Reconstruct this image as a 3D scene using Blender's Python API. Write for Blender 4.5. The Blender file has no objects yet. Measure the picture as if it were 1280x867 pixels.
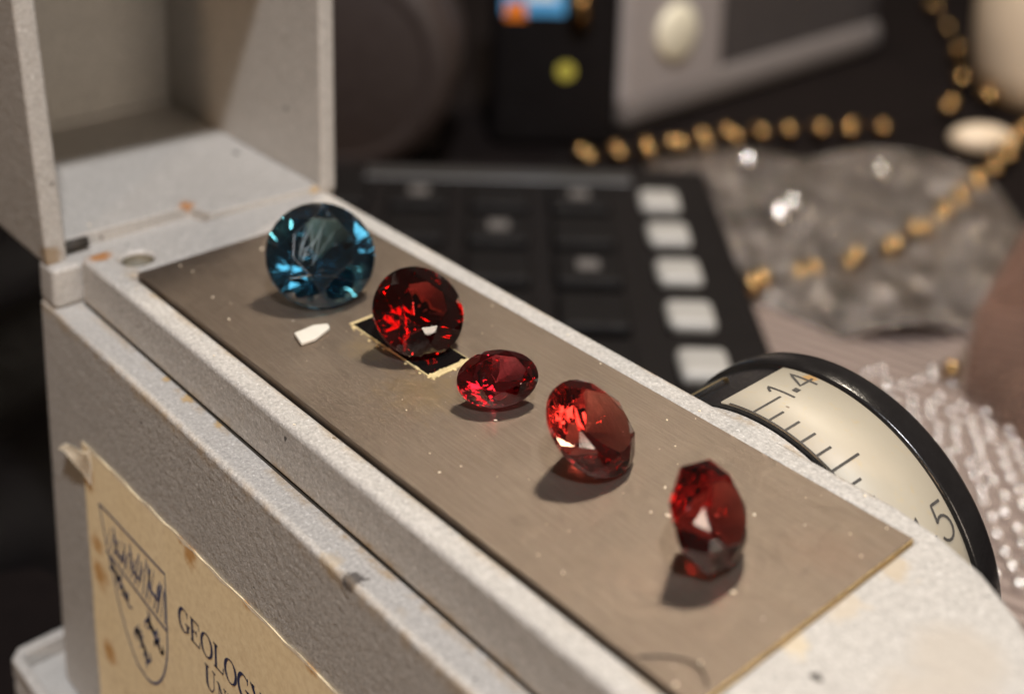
import bpy, bmesh, math, random
from mathutils import Vector, Matrix
rnd = random.Random(7)
S = 0.01                      # everything below is written in centimetres
scene = bpy.context.scene
col = scene.collection

# ------------------------------------------------------------------ camera, world, lamps, exposure
cam_d = bpy.data.cameras.new('camera'); cam = bpy.data.objects.new('camera', cam_d); col.objects.link(cam)
cam.location = (9.3516*S, -4.422*S, 5.0492*S); cam.rotation_euler = (1.3315, -0.0189, 0.8566)
cam_d.sensor_fit = 'HORIZONTAL'; cam_d.sensor_width = 36; cam_d.lens = 45.83
cam_d.shift_x = 0.0284; cam_d.shift_y = -0.3645
cam_d.clip_start = 0.002; cam_d.clip_end = 20
cam_d.dof.use_dof = True; cam_d.dof.focus_distance = 9.0*S; cam_d.dof.aperture_fstop = 22
scene.camera = cam

world = bpy.data.worlds.new('World'); scene.world = world; world.use_nodes = True
bg = world.node_tree.nodes['Background']; bg.inputs[0].default_value = (1.0, 0.83, 0.67, 1); bg.inputs[1].default_value = 0.07
wt = world.node_tree; wn = wt.nodes.new('ShaderNodeTexNoise'); wn.inputs['Scale'].default_value = 1.3; wn.inputs['Detail'].default_value = 2
wr = wt.nodes.new('ShaderNodeValToRGB'); wr.color_ramp.elements[0].position = 0.35; wr.color_ramp.elements[0].color = (0.55, 0.43, 0.34, 1)
wr.color_ramp.elements[1].position = 0.68; wr.color_ramp.elements[1].color = (1.25, 1.06, 0.88, 1)      # a dim brown room, softly uneven
wt.links.new(wt.nodes.new('ShaderNodeTexCoord').outputs['Generated'], wn.inputs['Vector']); wt.links.new(wn.outputs['Fac'], wr.inputs[0]); wt.links.new(wr.outputs[0], bg.inputs[0])

def lamp(name, loc, target, power, size, colour):
    d = bpy.data.lights.new(name, 'AREA'); d.shape = 'DISK'; d.size = size*S; d.energy = power; d.color = colour
    o = bpy.data.objects.new(name, d); col.objects.link(o); o.location = Vector(loc)*S
    o.rotation_euler = (Vector(target)-Vector(loc)).to_track_quat('-Z', 'Y').to_euler()
lamp('desk_lamp_light', (-8, 20.6, 39), (3, 1, 0), 1.3, 5.0, (1.0, 0.87, 0.70))
lamp('ceiling_lamp_light', (26.6, -14.0, 59.5), (-2, 1, 0), 5.0, 4.0, (0.97, 0.97, 1.0))
lamp('room_lamp_light', (24, -33, 13), (0, 0, -1), 0.46, 6.0, (1.0, 0.66, 0.40))
lamp('soft_fill_light', (46, 5, 15), (-2, 1, 0), 0.72, 18.0, (1.0, 0.84, 0.68))  # soft fill added to lift the lid's back panel, no known source

vs = scene.view_settings
vs.view_transform = 'Standard'; vs.look = 'None'; vs.exposure = 0.0; vs.gamma = 1.0; vs.use_curve_mapping = False
scene.render.engine = 'CYCLES'
cy = scene.cycles
cy.max_bounces = 16; cy.transmission_bounces = 14; cy.glossy_bounces = 6; cy.diffuse_bounces = 4; cy.volume_bounces = 0
cy.caustics_refractive = True; cy.caustics_reflective = True; cy.blur_glossy = 0.3
cy.sample_clamp_indirect = 6.0
cy.use_denoising = True
try: cy.denoiser = 'OPENIMAGEDENOISE'
except Exception: pass

# ------------------------------------------------------------------ materials
class NT:
    def __init__(s, name, origin=(0, 0, 0)):
        s.m = bpy.data.materials.new(name); s.m.use_nodes = True
        s.t = s.m.node_tree; s.b = s.t.nodes['Principled BSDF']; s.out = s.t.nodes['Material Output']
        add = s.t.nodes.new('ShaderNodeVectorMath'); add.operation = 'ADD'; add.inputs[1].default_value = [q*S for q in origin]
        s.t.links.new(s.t.nodes.new('ShaderNodeTexCoord').outputs['Object'], add.inputs[0]); s.co = add.outputs[0]
    def n(s, kind, **kw):
        x = s.t.nodes.new(kind)
        for k, v in kw.items():
            if k.startswith('i_'): x.inputs[int(k[2:]) if k[2:].isdigit() else k[2:].replace('_', ' ')].default_value = v
            else: setattr(x, k, v)
        return x
    def l(s, a, b): s.t.links.new(a, b)
    def noise(s, scale, detail=3, rough=0.6, vec=None, dist=0.0):
        x = s.n('ShaderNodeTexNoise'); x.inputs['Scale'].default_value = scale/S
        x.inputs['Detail'].default_value = detail; x.inputs['Roughness'].default_value = rough; x.inputs['Distortion'].default_value = dist
        s.l(vec or s.co, x.inputs['Vector']); return x.outputs['Fac']
    def stretch(s, sc):
        x = s.n('ShaderNodeMapping'); x.inputs['Scale'].default_value = sc; s.l(s.co, x.inputs['Vector']); return x.outputs[0]
    def ramp(s, fac, stops):
        x = s.n('ShaderNodeValToRGB'); e = x.color_ramp.elements
        while len(e) < len(stops): e.new(0.5)
        for i, (p, c) in enumerate(stops):
            e[i].position = p; e[i].color = (c, c, c, 1) if not isinstance(c, tuple) else (*c, 1)
        s.l(fac, x.inputs[0]); return x.outputs[0]
    def mix(s, fac, a, b, mode='MIX'):
        x = s.n('ShaderNodeMix', data_type='RGBA', blend_type=mode)
        for sock, v in ((x.inputs[0], fac), (x.inputs[6], a), (x.inputs[7], b)):
            if hasattr(v, 'is_linked'): s.l(v, sock)
            else: sock.default_value = v if isinstance(v, float) else (*v, 1)
        return x.outputs[2]
    def math(s, op, a, b=0.0):
        x = s.n('ShaderNodeMath', operation=op)
        for sock, v in ((x.inputs[0], a), (x.inputs[1], b)):
            if hasattr(v, 'is_linked'): s.l(v, sock)
            else: sock.default_value = v
        return x.outputs[0]
    def spot(s, p, r, soft=0.6, wob=0.35, sc=9.0):
        """mask of an irregular stain round the point p (cm, object space)"""
        d = s.n('ShaderNodeVectorMath', operation='DISTANCE'); s.l(s.co, d.inputs[0]); d.inputs[1].default_value = Vector(p)*S
        nz = s.noise(sc, 6, 0.75)
        dd = s.math('ADD', d.outputs['Value'], s.math('MULTIPLY', s.math('SUBTRACT', nz, 0.5), r*wob*4.5*S))
        x = s.n('ShaderNodeMapRange'); x.inputs['From Min'].default_value = r*S; x.inputs['From Max'].default_value = r*soft*S
        s.l(dd, x.inputs['Value']); return x.outputs[0]
    def bump(s, h, strength, dist, prev=None):
        x = s.n('ShaderNodeBump'); x.inputs['Strength'].default_value = strength; x.inputs['Distance'].default_value = dist*S
        s.l(h, x.inputs['Height'])
        if prev: s.l(prev, x.inputs['Normal'])
        return x.outputs[0]
    def done(s, colour=None, rough=None, metal=None, normal=None, spec=None):
        for k, v in (('Base Color', colour), ('Roughness', rough), ('Metallic', metal), ('Normal', normal), ('Specular IOR Level', spec)):
            if v is None: continue
            if hasattr(v, 'is_linked'): s.l(v, s.b.inputs[k])
            else: s.b.inputs[k].default_value = (*v, 1) if isinstance(v, tuple) else v
        return s.m

def plain(name, c, rough=0.5, metal=0.0, var=0.15, scale=6.0, bump=0.0, spec=None):
    m = NT(name); nz = m.noise(scale, 4)
    cc = m.mix(nz, tuple(x*(1-var) for x in c), tuple(min(1, x*(1+var)) for x in c))
    nrm = m.bump(m.noise(scale*5, 3), 0.5, bump) if bump else None
    return m.done(cc, m.ramp(nz, [(0.3, rough*0.85), (0.7, min(1, rough*1.15))]), metal, nrm, spec)

RUST = (0.36, 0.15, 0.035); OCHRE = (0.43, 0.29, 0.13)
def paint(name, base=(0.49, 0.465, 0.43), stains=(), origin=(3, 1, -4.6), edges=()):
    """hammered grey instrument enamel: fine leathery relief, flecks, rubbed spots"""
    m = NT(name, origin)
    big = m.noise(0.9, 4); fine = m.noise(40, 3, 0.7); mid = m.noise(9, 4, 0.6)
    c = m.mix(big, tuple(x*0.90 for x in base), tuple(min(1, x*1.06) for x in base))
    c = m.mix(m.ramp(fine, [(0.33, 0.0), (0.66, 1.0)]), m.mix(0.60, c, tuple(x*0.38 for x in base)), c)
    c = m.mix(m.ramp(m.noise(42, 2), [(0.60, 0.0), (0.72, 0.5)]), c, (0.80, 0.78, 0.74))
    c = m.mix(m.ramp(m.noise(3.2, 6, 0.7), [(0.66, 0.0), (0.74, 0.5)]), c, (0.40, 0.33, 0.24))
    c = m.mix(m.ramp(m.noise(7.0, 2), [(0.745, 0.0), (0.76, 0.9)]), c, (0.05, 0.045, 0.04))
    for p, r, k, wob in stains:
        c = m.mix(m.math('MULTIPLY', m.spot(p, r, 0.55, wob), 0.9), c, k)
    for ey, ez, r in edges:                                   # grubby, rubbed arris running along x
        sx = m.n('ShaderNodeSeparateXYZ'); m.l(m.co, sx.inputs[0])
        d = m.math('ADD', m.math('ABSOLUTE', m.math('SUBTRACT', sx.outputs['Y'], ey*S)), m.math('ABSOLUTE', m.math('SUBTRACT', sx.outputs['Z'], ez*S)))
        mr = m.n('ShaderNodeMapRange'); mr.inputs['From Min'].default_value = r*S; mr.inputs['From Max'].default_value = 0.2*r*S; m.l(d, mr.inputs['Value'])
        nz = m.ramp(m.noise(3.5, 6, 0.75), [(0.46, 0.0), (0.66, 0.85)])
        c = m.mix(m.math('MULTIPLY', mr.outputs[0], nz), c, (0.34, 0.24, 0.13))
    nrm = m.bump(m.noise(24, 3, 0.7), 0.7, 0.012, m.bump(mid, 0.4, 0.02))
    return m.done(c, m.ramp(mid, [(0.3, 0.36), (0.7, 0.52)]), 0.0, nrm)

M = {}
M['paint'] = paint('grey_enamel', edges=((-0.02, -0.02, 0.10), (-0.233, -0.42, 0.09), (2.22, -0.03, 0.08)), stains=[((-0.52, -0.10, -0.02), 0.13, RUST, 0.5), ((-0.53, 2.2, -0.02), 0.08, OCHRE, 0.4), ((1.33, -0.10, -0.44), .06, OCHRE, .8),
     ((6.66, 1.35, -0.02), 0.30, (0.40, 0.36, 0.31), 0.15), ((6.8, 0.95, -0.02), 0.38, (0.40, 0.36, 0.31), 0.15),
     ((6.05, 1.2, -0.03), 0.14, (0.44, 0.38, 0.30), 0.8), ((6.05, 1.7, -0.03), 0.14, (0.42, 0.35, 0.26), 0.9), ((6.05, 0.75, -0.03), 0.10, (0.50, 0.42, 0.30), 0.8)])
M['paint_base'] = paint('grey_enamel_casting', edges=((-0.482, -0.49, 0.09), (-0.25, -0.447, 0.06)), stains=[((1.30, -0.24, -0.45), 0.07, OCHRE, 0.9), ((0.95, -0.24, -0.45), 0.04, OCHRE, 0.9),
     ((1.75, -0.24, -0.45), 0.05, OCHRE, 0.9), ((3.70, -0.47, -0.46), 0.10, (0.06, 0.05, 0.045), 0.9), ((3.5, -0.47, -0.46), 0.10, (0.42, 0.36, 0.28), 0.8)])
M['paint_lid'] = paint('grey_enamel_lid', (0.47, 0.445, 0.41), origin=(-0.9, 1, -0.03), stains=[((-0.9, 0.93, 0.06), 0.10, RUST, 0.6), ((-0.75, -0.45, -0.02), 0.12, (0.25, 0.18, 0.11), 0.8),
     ((-0.5, 2.1, 0.0), 0.06, OCHRE, 0.6), ((-0.5, 2.2, 3.0), 0.16, (0.55, 0.42, 0.28), .8)])
def steel():
    m = NT('brushed_steel', (3, 1, -4.6))
    st = m.noise(7, 5, 0.75, m.stretch((0.4, 8, 1)))
    fine = m.noise(11, 3, 0.7, m.stretch((0.5, 16, 1)))
    patch = m.noise(0.8, 5, 0.6); blot = m.noise(2.5, 6, 0.7)
    c = m.mix(patch, (0.145, 0.110, 0.086), (0.235, 0.187, 0.148))
    c = m.mix(m.ramp(blot, [(0.55, 0.0), (0.8, 0.5)]), c, (0.30, 0.24, 0.18))
    c = m.mix(m.ramp(st, [(0.40, 0.0), (0.66, 0.45)]), c, (0.29, 0.25, 0.21))
    for p, r, k in (((2.9, 0.75, 0), 0.42, (0.26, 0.19, 0.10)), ((2.2, 0.8, 0), 0.25, (0.30, 0.23, 0.13)), ((5.75, 1.5, 0), 0.3, (0.22, 0.16, 0.125)), ((5.2, 0.5, 0), 0.35, (0.25, 0.19, 0.15))):
        c = m.mix(m.math('MULTIPLY', m.spot(p, r, 0.1, 0.6), 0.55), c, k)
    c = m.mix(m.ramp(m.noise(11, 2), [(0.745, 0.0), (0.76, 0.7)]), c, (0.75, 0.72, 0.66))
    nrm = m.bump(fine, 0.4, 0.008, m.bump(st, 0.15, 0.010))
    return m.done(c, m.ramp(blot, [(0.3, 0.34), (0.5, 0.39), (0.75, 0.46)]), 0.86, nrm)
M['steel'] = steel()
M['black_glass'] = plain('black_prism_glass', (0.006, 0.005, 0.005), 0.04, 0, 0.1)
M['cement'] = plain('yellow_cement', (0.62, 0.50, 0.26), 0.6, 0.2, 0.5, 12, 0.02)
M['dark_gap'] = plain('dark_grime_and_shade', (0.03, 0.024, 0.018), 0.8, 0, 0.6, 8)
M['hole_dark'] = plain('dark_hole_paint', (0.16, 0.14, 0.10), 0.7, 0, 0.4, 10, 0.01)  # darker olive tone for the cup of the screw hole
def paper():
    m = NT('aged_paper', (2.4, -0.4845, -2.6))
    c = m.mix(m.noise(1.2, 5), (0.84, 0.67, 0.39), (0.92, 0.78, 0.52))
    c = m.mix(m.ramp(m.noise(16, 3), [(0.4, 0.0), (0.75, 0.35)]), c, (0.48, 0.34, 0.18))
    c = m.mix(m.ramp(m.noise(2.4, 5), [(0.60, 0.0), (0.75, 0.4)]), c, (0.50, 0.33, 0.15))
    for p, r in (((0.05, -0.48, -2.62), 0.18), ((0.03, -0.48, -2.35), 0.12), ((-0.1, -0.48, -1.75), 0.16), ((1.68, -0.48, -1.46), 0.13), ((1.55, -0.48, -1.40), 0.08), ((2.5, -0.48, -1.36), 0.07), ((0.15, -0.48, -3.35), 0.16), ((3.3, -.48, -1.33), .08)):
        c = m.mix(m.math('MULTIPLY', m.spot(p, r, 0.3, 0.5), 0.85), c, (0.50, 0.24, 0.05))
    return m.done(c, 0.75, 0.0, m.bump(m.noise(20, 3), 0.3, 0.006))
M['paper'] = paper()
M['torn'] = plain('torn_paper_core', (0.78, 0.68, 0.52), 0.85, 0, 0.15, 10, 0.01)
M['ink'] = plain('navy_ink', (0.025, 0.03, 0.085), 0.6, 0, 0.5, 20)
M['crest_ink'] = plain('faded_blue_ink', (0.085, 0.10, 0.19), 0.6, 0, 0.5, 20)
M['ivory'] = None
def ivory():
    m = NT('ivory_scale', (4.677, 2.3, -1.31))
    c = m.mix(m.noise(2, 5), (0.37, 0.325, 0.25), (0.46, 0.415, 0.325))
    c = m.mix(m.ramp(m.noise(14, 4, 0.7), [(0.58, 0.0), (0.72, 0.45)]), c, (0.46, 0.36, 0.20))
    c = m.mix(m.ramp(m.noise(5, 2), [(0.735, 0.0), (0.75, 0.8)]), c, (0.12, 0.08, 0.05))
    c = m.mix(m.math('MULTIPLY', m.spot((4.56, 2.98, 0.02), 0.06, 0.4, 0.8), 0.8), c, (0.55, 0.30, 0.08))
    return m.done(c, 0.5, 0.0, m.bump(m.noise(25, 2), 0.2, 0.004))
M['ivory'] = ivory()
M['scale_ink'] = plain('worn_black_ink', (0.05, 0.045, 0.04), 0.6, 0, 0.6, 25)
M['black_enamel'] = plain('glossy_black_enamel', (0.010, 0.009, 0.009), 0.22, 0, 0.3, 8, 0.004)
M['brass'] = plain('worn_brass_and_glint', (0.62, 0.47, 0.24), 0.35, 0.9, 0.3, 9, 0.008)
def gem_mat(name, surf, absorb, density, ior, rough=0.0, veil=None):
    m = NT(name); b = m.b
    b.inputs['Base Color'].default_value = (*surf, 1); b.inputs['Roughness'].default_value = rough
    b.inputs['IOR'].default_value = ior; b.inputs['Transmission Weight'].default_value = 1.0
    v = m.n('ShaderNodeVolumeAbsorption'); v.inputs['Color'].default_value = (*absorb, 1); v.inputs['Density'].default_value = density
    m.l(v.outputs[0], m.out.inputs['Volume'])
    sc = m.ramp(m.noise(18, 5, 0.75, dist=1.0), [(0.60, rough), (0.72, 0.25)])   # handling scratches and finger grease
    m.l(sc, b.inputs['Roughness'])
    return m.m
M['zircon'] = gem_mat('blue_zircon', (0.80, 0.97, 1.0), (0.07, 0.47, 0.62), 340, 1.93)
M['zircon_worn'] = gem_mat('blue_zircon_worn_edge', (0.85, 0.97, 1.0), (0.07, 0.47, 0.62), 340, 1.93, 0.25)
M['garnet'] = gem_mat('deep_red_garnet', (1.0, 0.72, 0.68), (0.74, 0.006, 0.008), 800, 1.78)
M['garnet_open'] = gem_mat('brownish_red_garnet', (1.0, 0.74, 0.66), (0.76, 0.045, 0.03), 780, 1.75)
M['ruby'] = gem_mat('pinkish_ruby', (1.0, 0.66, 0.74), (0.88, 0.010, 0.20), 680, 1.77)
M['pyrope'] = gem_mat('orange_red_garnet', (1.0, 0.74, 0.66), (0.83, 0.13, 0.09), 470, 1.75)
M['scratch'] = plain('pale_scratch', (0.30, 0.36, 0.38), 0.5)
M['white_flat'] = plain('white_piece', (0.56, 0.53, 0.46), 0.6, 0, 0.08, 10)
M['hair'] = plain('brown_hair', (0.05, 0.035, 0.025), 0.5)
M['cloth'] = plain('dark_table_cloth', (0.008, 0.0055, 0.005), 0.9, 0, 0.5, 1.5, 0.02, 0.08)
M['black_plastic'] = plain('black_plastic', (0.006, 0.0045, 0.0045), 0.6, 0, 0.3, 4, 0.004, 0.15)
M['key_black'] = plain('black_key_plastic', (0.005, 0.004, 0.004), 0.6, 0, 0.3, 4, 0, 0.15)
M['key_white'] = plain('white_key_plastic', (0.34, 0.325, 0.30), 0.45, 0, 0.1, 4)
M['key_red'] = plain('red_key_plastic', (0.35, 0.015, 0.012), 0.4, 0, 0.1, 4)
M['key_legend'] = plain('grey_print', (0.10, 0.09, 0.085), 0.6)
M['dark_grey_strip'] = plain('smoked_display', (0.035, 0.032, 0.03), 0.4)
M['grey_case'] = plain('grey_case_plastic', (0.31, 0.275, 0.26), 0.45, 0, 0.12, 3, 0.006)
M['sill_grey'] = plain('sill_grey_plastic', (0.17, 0.15, 0.14), 0.42, 0, 0.15, 3)
M['charcoal'] = plain('charcoal_plastic', (0.06, 0.052, 0.05), 0.5, 0, 0.15, 3)
M['cream'] = plain('cream_plastic', (0.70, 0.65, 0.50), 0.5, 0, 0.1, 4)
M['tan'] = plain('pale_tan_glaze', (0.68, 0.55, 0.40), 0.4, 0, 0.15, 1.0)
M['brown'] = plain('brown_leatherette', (0.032, 0.020, 0.016), 0.6, 0, 0.25, 5, 0.01)
M['gold'] = plain('antique_gold', (0.44, 0.27, 0.11), 0.2, 1.0, 0.25, 6)
M['sticker_blue'] = plain('blue_sticker', (0.10, 0.40, 0.75), 0.4)
M['sticker_pale'] = plain('pale_sticker', (0.75, 0.85, 0.90), 0.4)
M['sticker_orange'] = plain('orange_sticker', (0.85, 0.22, 0.02), 0.4)
M['yellow'] = plain('yellow_dot', (0.50, 0.44, 0.07), 0.4)
def lame():
    m = NT('beige_lame_cloth')
    mp = m.n('ShaderNodeMapping'); mp.inputs['Rotation'].default_value = (0, 0, math.radians(-104)); m.l(m.co, mp.inputs['Vector'])
    w = m.n('ShaderNodeTexWave', wave_type='BANDS', bands_direction='X'); w.inputs['Scale'].default_value = 1.35/S; w.inputs['Distortion'].default_value = 1.0; w.inputs['Detail'].default_value = 2
    m.l(mp.outputs[0], w.inputs['Vector'])
    c = m.mix(w.outputs['Fac'], (0.12, 0.085, 0.07), (0.30, 0.235, 0.205))
    return m.done(m.mix(m.noise(1.2, 3), c, (0.22, 0.165, 0.145)), 0.5, 0.15, m.bump(w.outputs['Fac'], 0.6, 0.05))
M['lame'] = lame()
M['lame_bead'] = plain('silver_bead', (0.96, 0.93, 0.90), 0.22, 1.0, 0.06, 8)
M['bag'] = None
def bagmat():
    m = NT('silver_grey_film')
    c = m.mix(m.ramp(m.noise(1.3, 5, 0.65), [(0.35, 0.0), (0.65, 1.0)]), (0.30, 0.26, 0.23), (0.70, 0.62, 0.56))
    return m.done(c, 0.24, 0.75, m.bump(m.noise(1.8, 5, 0.65, dist=0.8), 1.0, 0.35))
M['bag'] = bagmat()
M['clear_bead'] = plain('silvered_bead', (0.9, 0.88, 0.85), 0.12, 1.0, 0.05)
M['crystal'] = plain('smoky_pink_crystal', (0.50, 0.33, 0.26), 0.04, 0, 0.45, 1.6, 0, 1.0)
M['crystal'].node_tree.nodes['Principled BSDF'].inputs['Transmission Weight'].default_value = 0.78

# ------------------------------------------------------------------ mesh helpers (centimetres, world positions)
def put(name, bm, mat, parent=None, smooth=False, bevel=0, seg=2, angle=35):
    base = Vector((0, 0, 0)) if parent is None else world_base(parent)
    for v in bm.verts: v.co = v.co*S - base
    me = bpy.data.meshes.new(name); bm.to_mesh(me); bm.free()
    me.materials.append(mat)
    if smooth:
        for p in me.polygons: p.use_smooth = True
    o = bpy.data.objects.new(name, me); col.objects.link(o)
    if parent is not None: o.parent = parent
    if bevel:
        b = o.modifiers.new('edge', 'BEVEL'); b.width = bevel*S; b.segments = seg; b.limit_method = 'ANGLE'; b.angle_limit = math.radians(angle)
        b.harden_normals = False
        if seg > 1:
            for p in me.polygons: p.use_smooth = True
            w = o.modifiers.new('flat', 'WEIGHTED_NORMAL'); w.keep_sharp = False
    return o
def world_base(o):
    b = Vector(o.location)
    while o.parent is not None: o = o.parent; b = b + Vector(o.location)
    return b
def thing(name, label, cat, loc, group=None):
    o = bpy.data.objects.new(name, None); col.objects.link(o); o.location = Vector(loc)*S; o.empty_display_size = 0.005
    o['label'] = label; o['category'] = cat
    if group: o['group'] = group
    return o
def tag(o, label=None, cat=None, group=None, kind=None):
    for k, v in (('label', label), ('category', cat), ('group', group), ('kind', kind)):
        if v: o[k] = v
    return o
def rebase(o, loc):
    """move a top-level mesh's origin to loc (cm) without moving its surface"""
    d = Vector(loc)*S
    for v in o.data.vertices: v.co -= d
    o.location = d; return o
def box(a, b, bm=None):
    bm = bm or bmesh.new()
    r = bmesh.ops.create_cube(bm, size=1)['verts']
    for v in r: v.co = Vector([(a[i]+b[i])/2 + v.co[i]*(b[i]-a[i]) for i in range(3)])
    return bm
def obox(c, u, v, w, hu, hv, hw, bm=None):
    """box round c with unit axes u, v, w and half sizes"""
    bm = bm or bmesh.new(); c = Vector(c)
    for q in bmesh.ops.create_cube(bm, size=2)['verts']:
        q.co = c + Vector(u)*q.co.x*hu + Vector(v)*q.co.y*hv + Vector(w)*q.co.z*hw
    return bm
def prism(poly, z0, z1, bm=None):
    bm = bm or bmesh.new()
    lo = [bm.verts.new((x, y, z0)) for x, y in poly]; hi = [bm.verts.new((x, y, z1)) for x, y in poly]
    n = len(poly)
    bm.faces.new(lo[::-1]); bm.faces.new(hi)
    for i in range(n): bm.faces.new((lo[i], lo[(i+1) % n], hi[(i+1) % n], hi[i]))
    bmesh.ops.recalc_face_normals(bm, faces=bm.faces[:]); return bm
def lathe(profile, centre, axis='Z', seg=48, a0=0, a1=2*math.pi, bm=None):
    """profile of (radius, along) turned round an axis through centre"""
    bm = bm or bmesh.new(); full = abs(a1-a0-2*math.pi) < 1e-6
    rings = []
    for k in range(seg if full else seg+1):
        a = a0+(a1-a0)*k/seg; ring = []
        for r, h in profile:
            if axis == 'Z': p = (centre[0]+r*math.cos(a), centre[1]+r*math.sin(a), centre[2]+h)
            elif axis == 'Y': p = (centre[0]+r*math.sin(a), centre[1]+h, centre[2]+r*math.cos(a))
            else: p = (centre[0]+h, centre[1]+r*math.cos(a), centre[2]+r*math.sin(a))
            ring.append(bm.verts.new(p))
        rings.append(ring)
    n = len(rings)
    for k in range(n if full else n-1):
        A, B = rings[k], rings[(k+1) % n]
        for i in range(len(profile)-1): bm.faces.new((A[i], B[i], B[i+1], A[i+1]))
    bmesh.ops.remove_doubles(bm, verts=bm.verts[:], dist=1e-5)
    bmesh.ops.recalc_face_normals(bm, faces=bm.faces[:]); return bm
def tube(pts, r, bm=None, seg=8):
    bm = bm or bmesh.new(); pts = [Vector(p) for p in pts]; rings = []
    for i, p in enumerate(pts):
        t = (pts[min(i+1, len(pts)-1)]-pts[max(i-1, 0)]).normalized()
        x = t.cross(Vector((0, 0, 1)));  x = x.normalized() if x.length > 1e-4 else Vector((1, 0, 0)); y = t.cross(x)
        rr = r(i/(len(pts)-1)) if callable(r) else r
        rings.append([bm.verts.new(p+x*rr*math.cos(2*math.pi*k/seg)+y*rr*math.sin(2*math.pi*k/seg)) for k in range(seg)])
    for A, B in zip(rings, rings[1:]):
        for k in range(seg): bm.faces.new((A[k], A[(k+1) % seg], B[(k+1) % seg], B[k]))
    bm.faces.new(rings[0][::-1]); bm.faces.new(rings[-1]); return bm
def ribbon(bm, pts, w, place, sub=6):
    """a flat printed stroke through 2-D pts; w a width or one width per point; place maps 2-D to 3-D"""
    P = [Vector((*p, 0)) for p in pts]; W = w if isinstance(w, (list, tuple)) else [w]*len(P)
    Q, WW = [], []
    for i in range(len(P)-1):
        for k in range(sub): Q.append(P[i].lerp(P[i+1], k/sub)); WW.append(W[i]+(W[i+1]-W[i])*k/sub)
    Q.append(P[-1]); WW.append(W[-1]); prev = None
    for i, q in enumerate(Q):
        t = (Q[min(i+1, len(Q)-1)]-Q[max(i-1, 0)]).normalized(); nrm = Vector((-t.y, t.x, 0))*WW[i]/2
        a, b = bm.verts.new(place(*(q+nrm).xy)), bm.verts.new(place(*(q-nrm).xy))
        if prev: bm.faces.new((prev[0], prev[1], b, a))
        prev = (a, b)
def arc(cx, cy, rx, ry, a0, a1, n=14):
    return [(cx+rx*math.cos(math.radians(a0+(a1-a0)*i/n)), cy+ry*math.sin(math.radians(a0+(a1-a0)*i/n))) for i in range(n+1)]
def difference(o, cutters):
    """cut meshes out of o and keep plain geometry"""
    for c in cutters:
        me = bpy.data.meshes.new('cut'); bmesh.ops.recalc_face_normals(c, faces=c.faces[:])
        for v in c.verts: v.co = v.co*S - Vector(world_base(o.parent) if o.parent else (0, 0, 0))
        c.to_mesh(me); c.free()
        t = bpy.data.objects.new('cut', me); col.objects.link(t); t.parent = o.parent
        md = o.modifiers.new('cut', 'BOOLEAN'); md.operation = 'DIFFERENCE'; md.object = t; md.solver = 'EXACT'
        bpy.context.view_layer.update()
        dg = bpy.context.evaluated_depsgraph_get()
        new = bpy.data.meshes.new_from_object(o.evaluated_get(dg)); o.modifiers.clear()
        old = o.data; o.data = new; new.name = o.name
        bpy.data.objects.remove(t); bpy.data.meshes.remove(old); bpy.data.meshes.remove(me)
    return o
def add_bevel(o, w, seg=3, angle=30):
    b = o.modifiers.new('edge', 'BEVEL'); b.width = w*S; b.segments = seg; b.limit_method = 'ANGLE'; b.angle_limit = math.radians(angle); b.use_clamp_overlap = True
    for p in o.data.polygons: p.use_smooth = True
    o.modifiers.new('flat', 'WEIGHTED_NORMAL')

# ------------------------------------------------------------------ the surface everything stands on
ZT = -4.6
def sheet(x0, x1, y0, y1, nx, ny, f, bm=None):
    bm = bm or bmesh.new()
    g = [[bm.verts.new(f(x0+(x1-x0)*i/nx, y0+(y1-y0)*j/ny)) for j in range(ny+1)] for i in range(nx+1)]
    for i in range(nx):
        for j in range(ny): bm.faces.new((g[i][j], g[i+1][j], g[i+1][j+1], g[i][j+1]))
    return bm
tb = put('table_surface', sheet(-70, 40, -40, 90, 2, 2, lambda x, y: (x, y, ZT)), M['cloth'])
tag(tb, kind='structure')

# ------------------------------------------------------------------ the refractometer
ref = thing('refractometer', 'grey enamelled gem refractometer with open lid, steel stage and ivory dial', 'refractometer', (3, 1, ZT))
END = [(5.75, 2.22), (6.1, 2.17), (6.4, 2.07), (6.72, 1.88), (7.05, 1.6), (7.3, 1.25), (7.38, 0.95), (7.3, 0.6), (7.05, 0.2), (6.7, -0.08), (6.3, -0.215), (6.1, -0.233)]
ZR = -0.017                                                   # top of the painted rim; the steel stage stands 0.3 mm proud
hs = put('housing', prism([(-0.60, -0.233)] + [(-0.60, 2.22)] + END, -0.441, ZR), M['paint'], ref)
difference(hs, [box((-0.012, -0.020, -0.30), (6.005, 2.004, 0.5)),
                lathe([(0, -0.35), (0.135, -0.35), (0.135, 0.3), (0, 0.3)], (-0.285, 0.145, 0), 'Z', 40)])
add_bevel(hs, 0.045, 3)
put('gap_shadow', box((-0.010, -0.018, -0.295), (6.004, 2.002, -0.10)), M['dark_gap'], ref)  # dark block under the stage, stands in for shade in the gap
put('screw_hole', lathe([(0.136, -0.05), (0.125, -0.10), (0.07, -0.15), (0, -0.15)], (-0.285, 0.145, 0), 'Z', 32), M['hole_dark'], ref)
st = put('steel_stage', box((0, 0, -0.098), (6, 2, 0)), M['steel'], ref)
difference(st, [box((1.80, 0.875, -0.06), (2.83, 1.265, 0.2))]); add_bevel(st, 0.006, 1)
cm = put('prism_cement', prism([(1.803, 0.878), (2.827, 0.878), (2.827, 1.262), (1.803, 1.262)], -0.055, 0.004), M['cement'], st, bevel=0.004, seg=1)
cm.data.update()
put('glass_prism', box((1.835, 0.887, -0.02), (2.775, 1.252, 0.008)), M['black_glass'], st, bevel=0.004, seg=1)
cr = bmesh.new()
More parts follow.
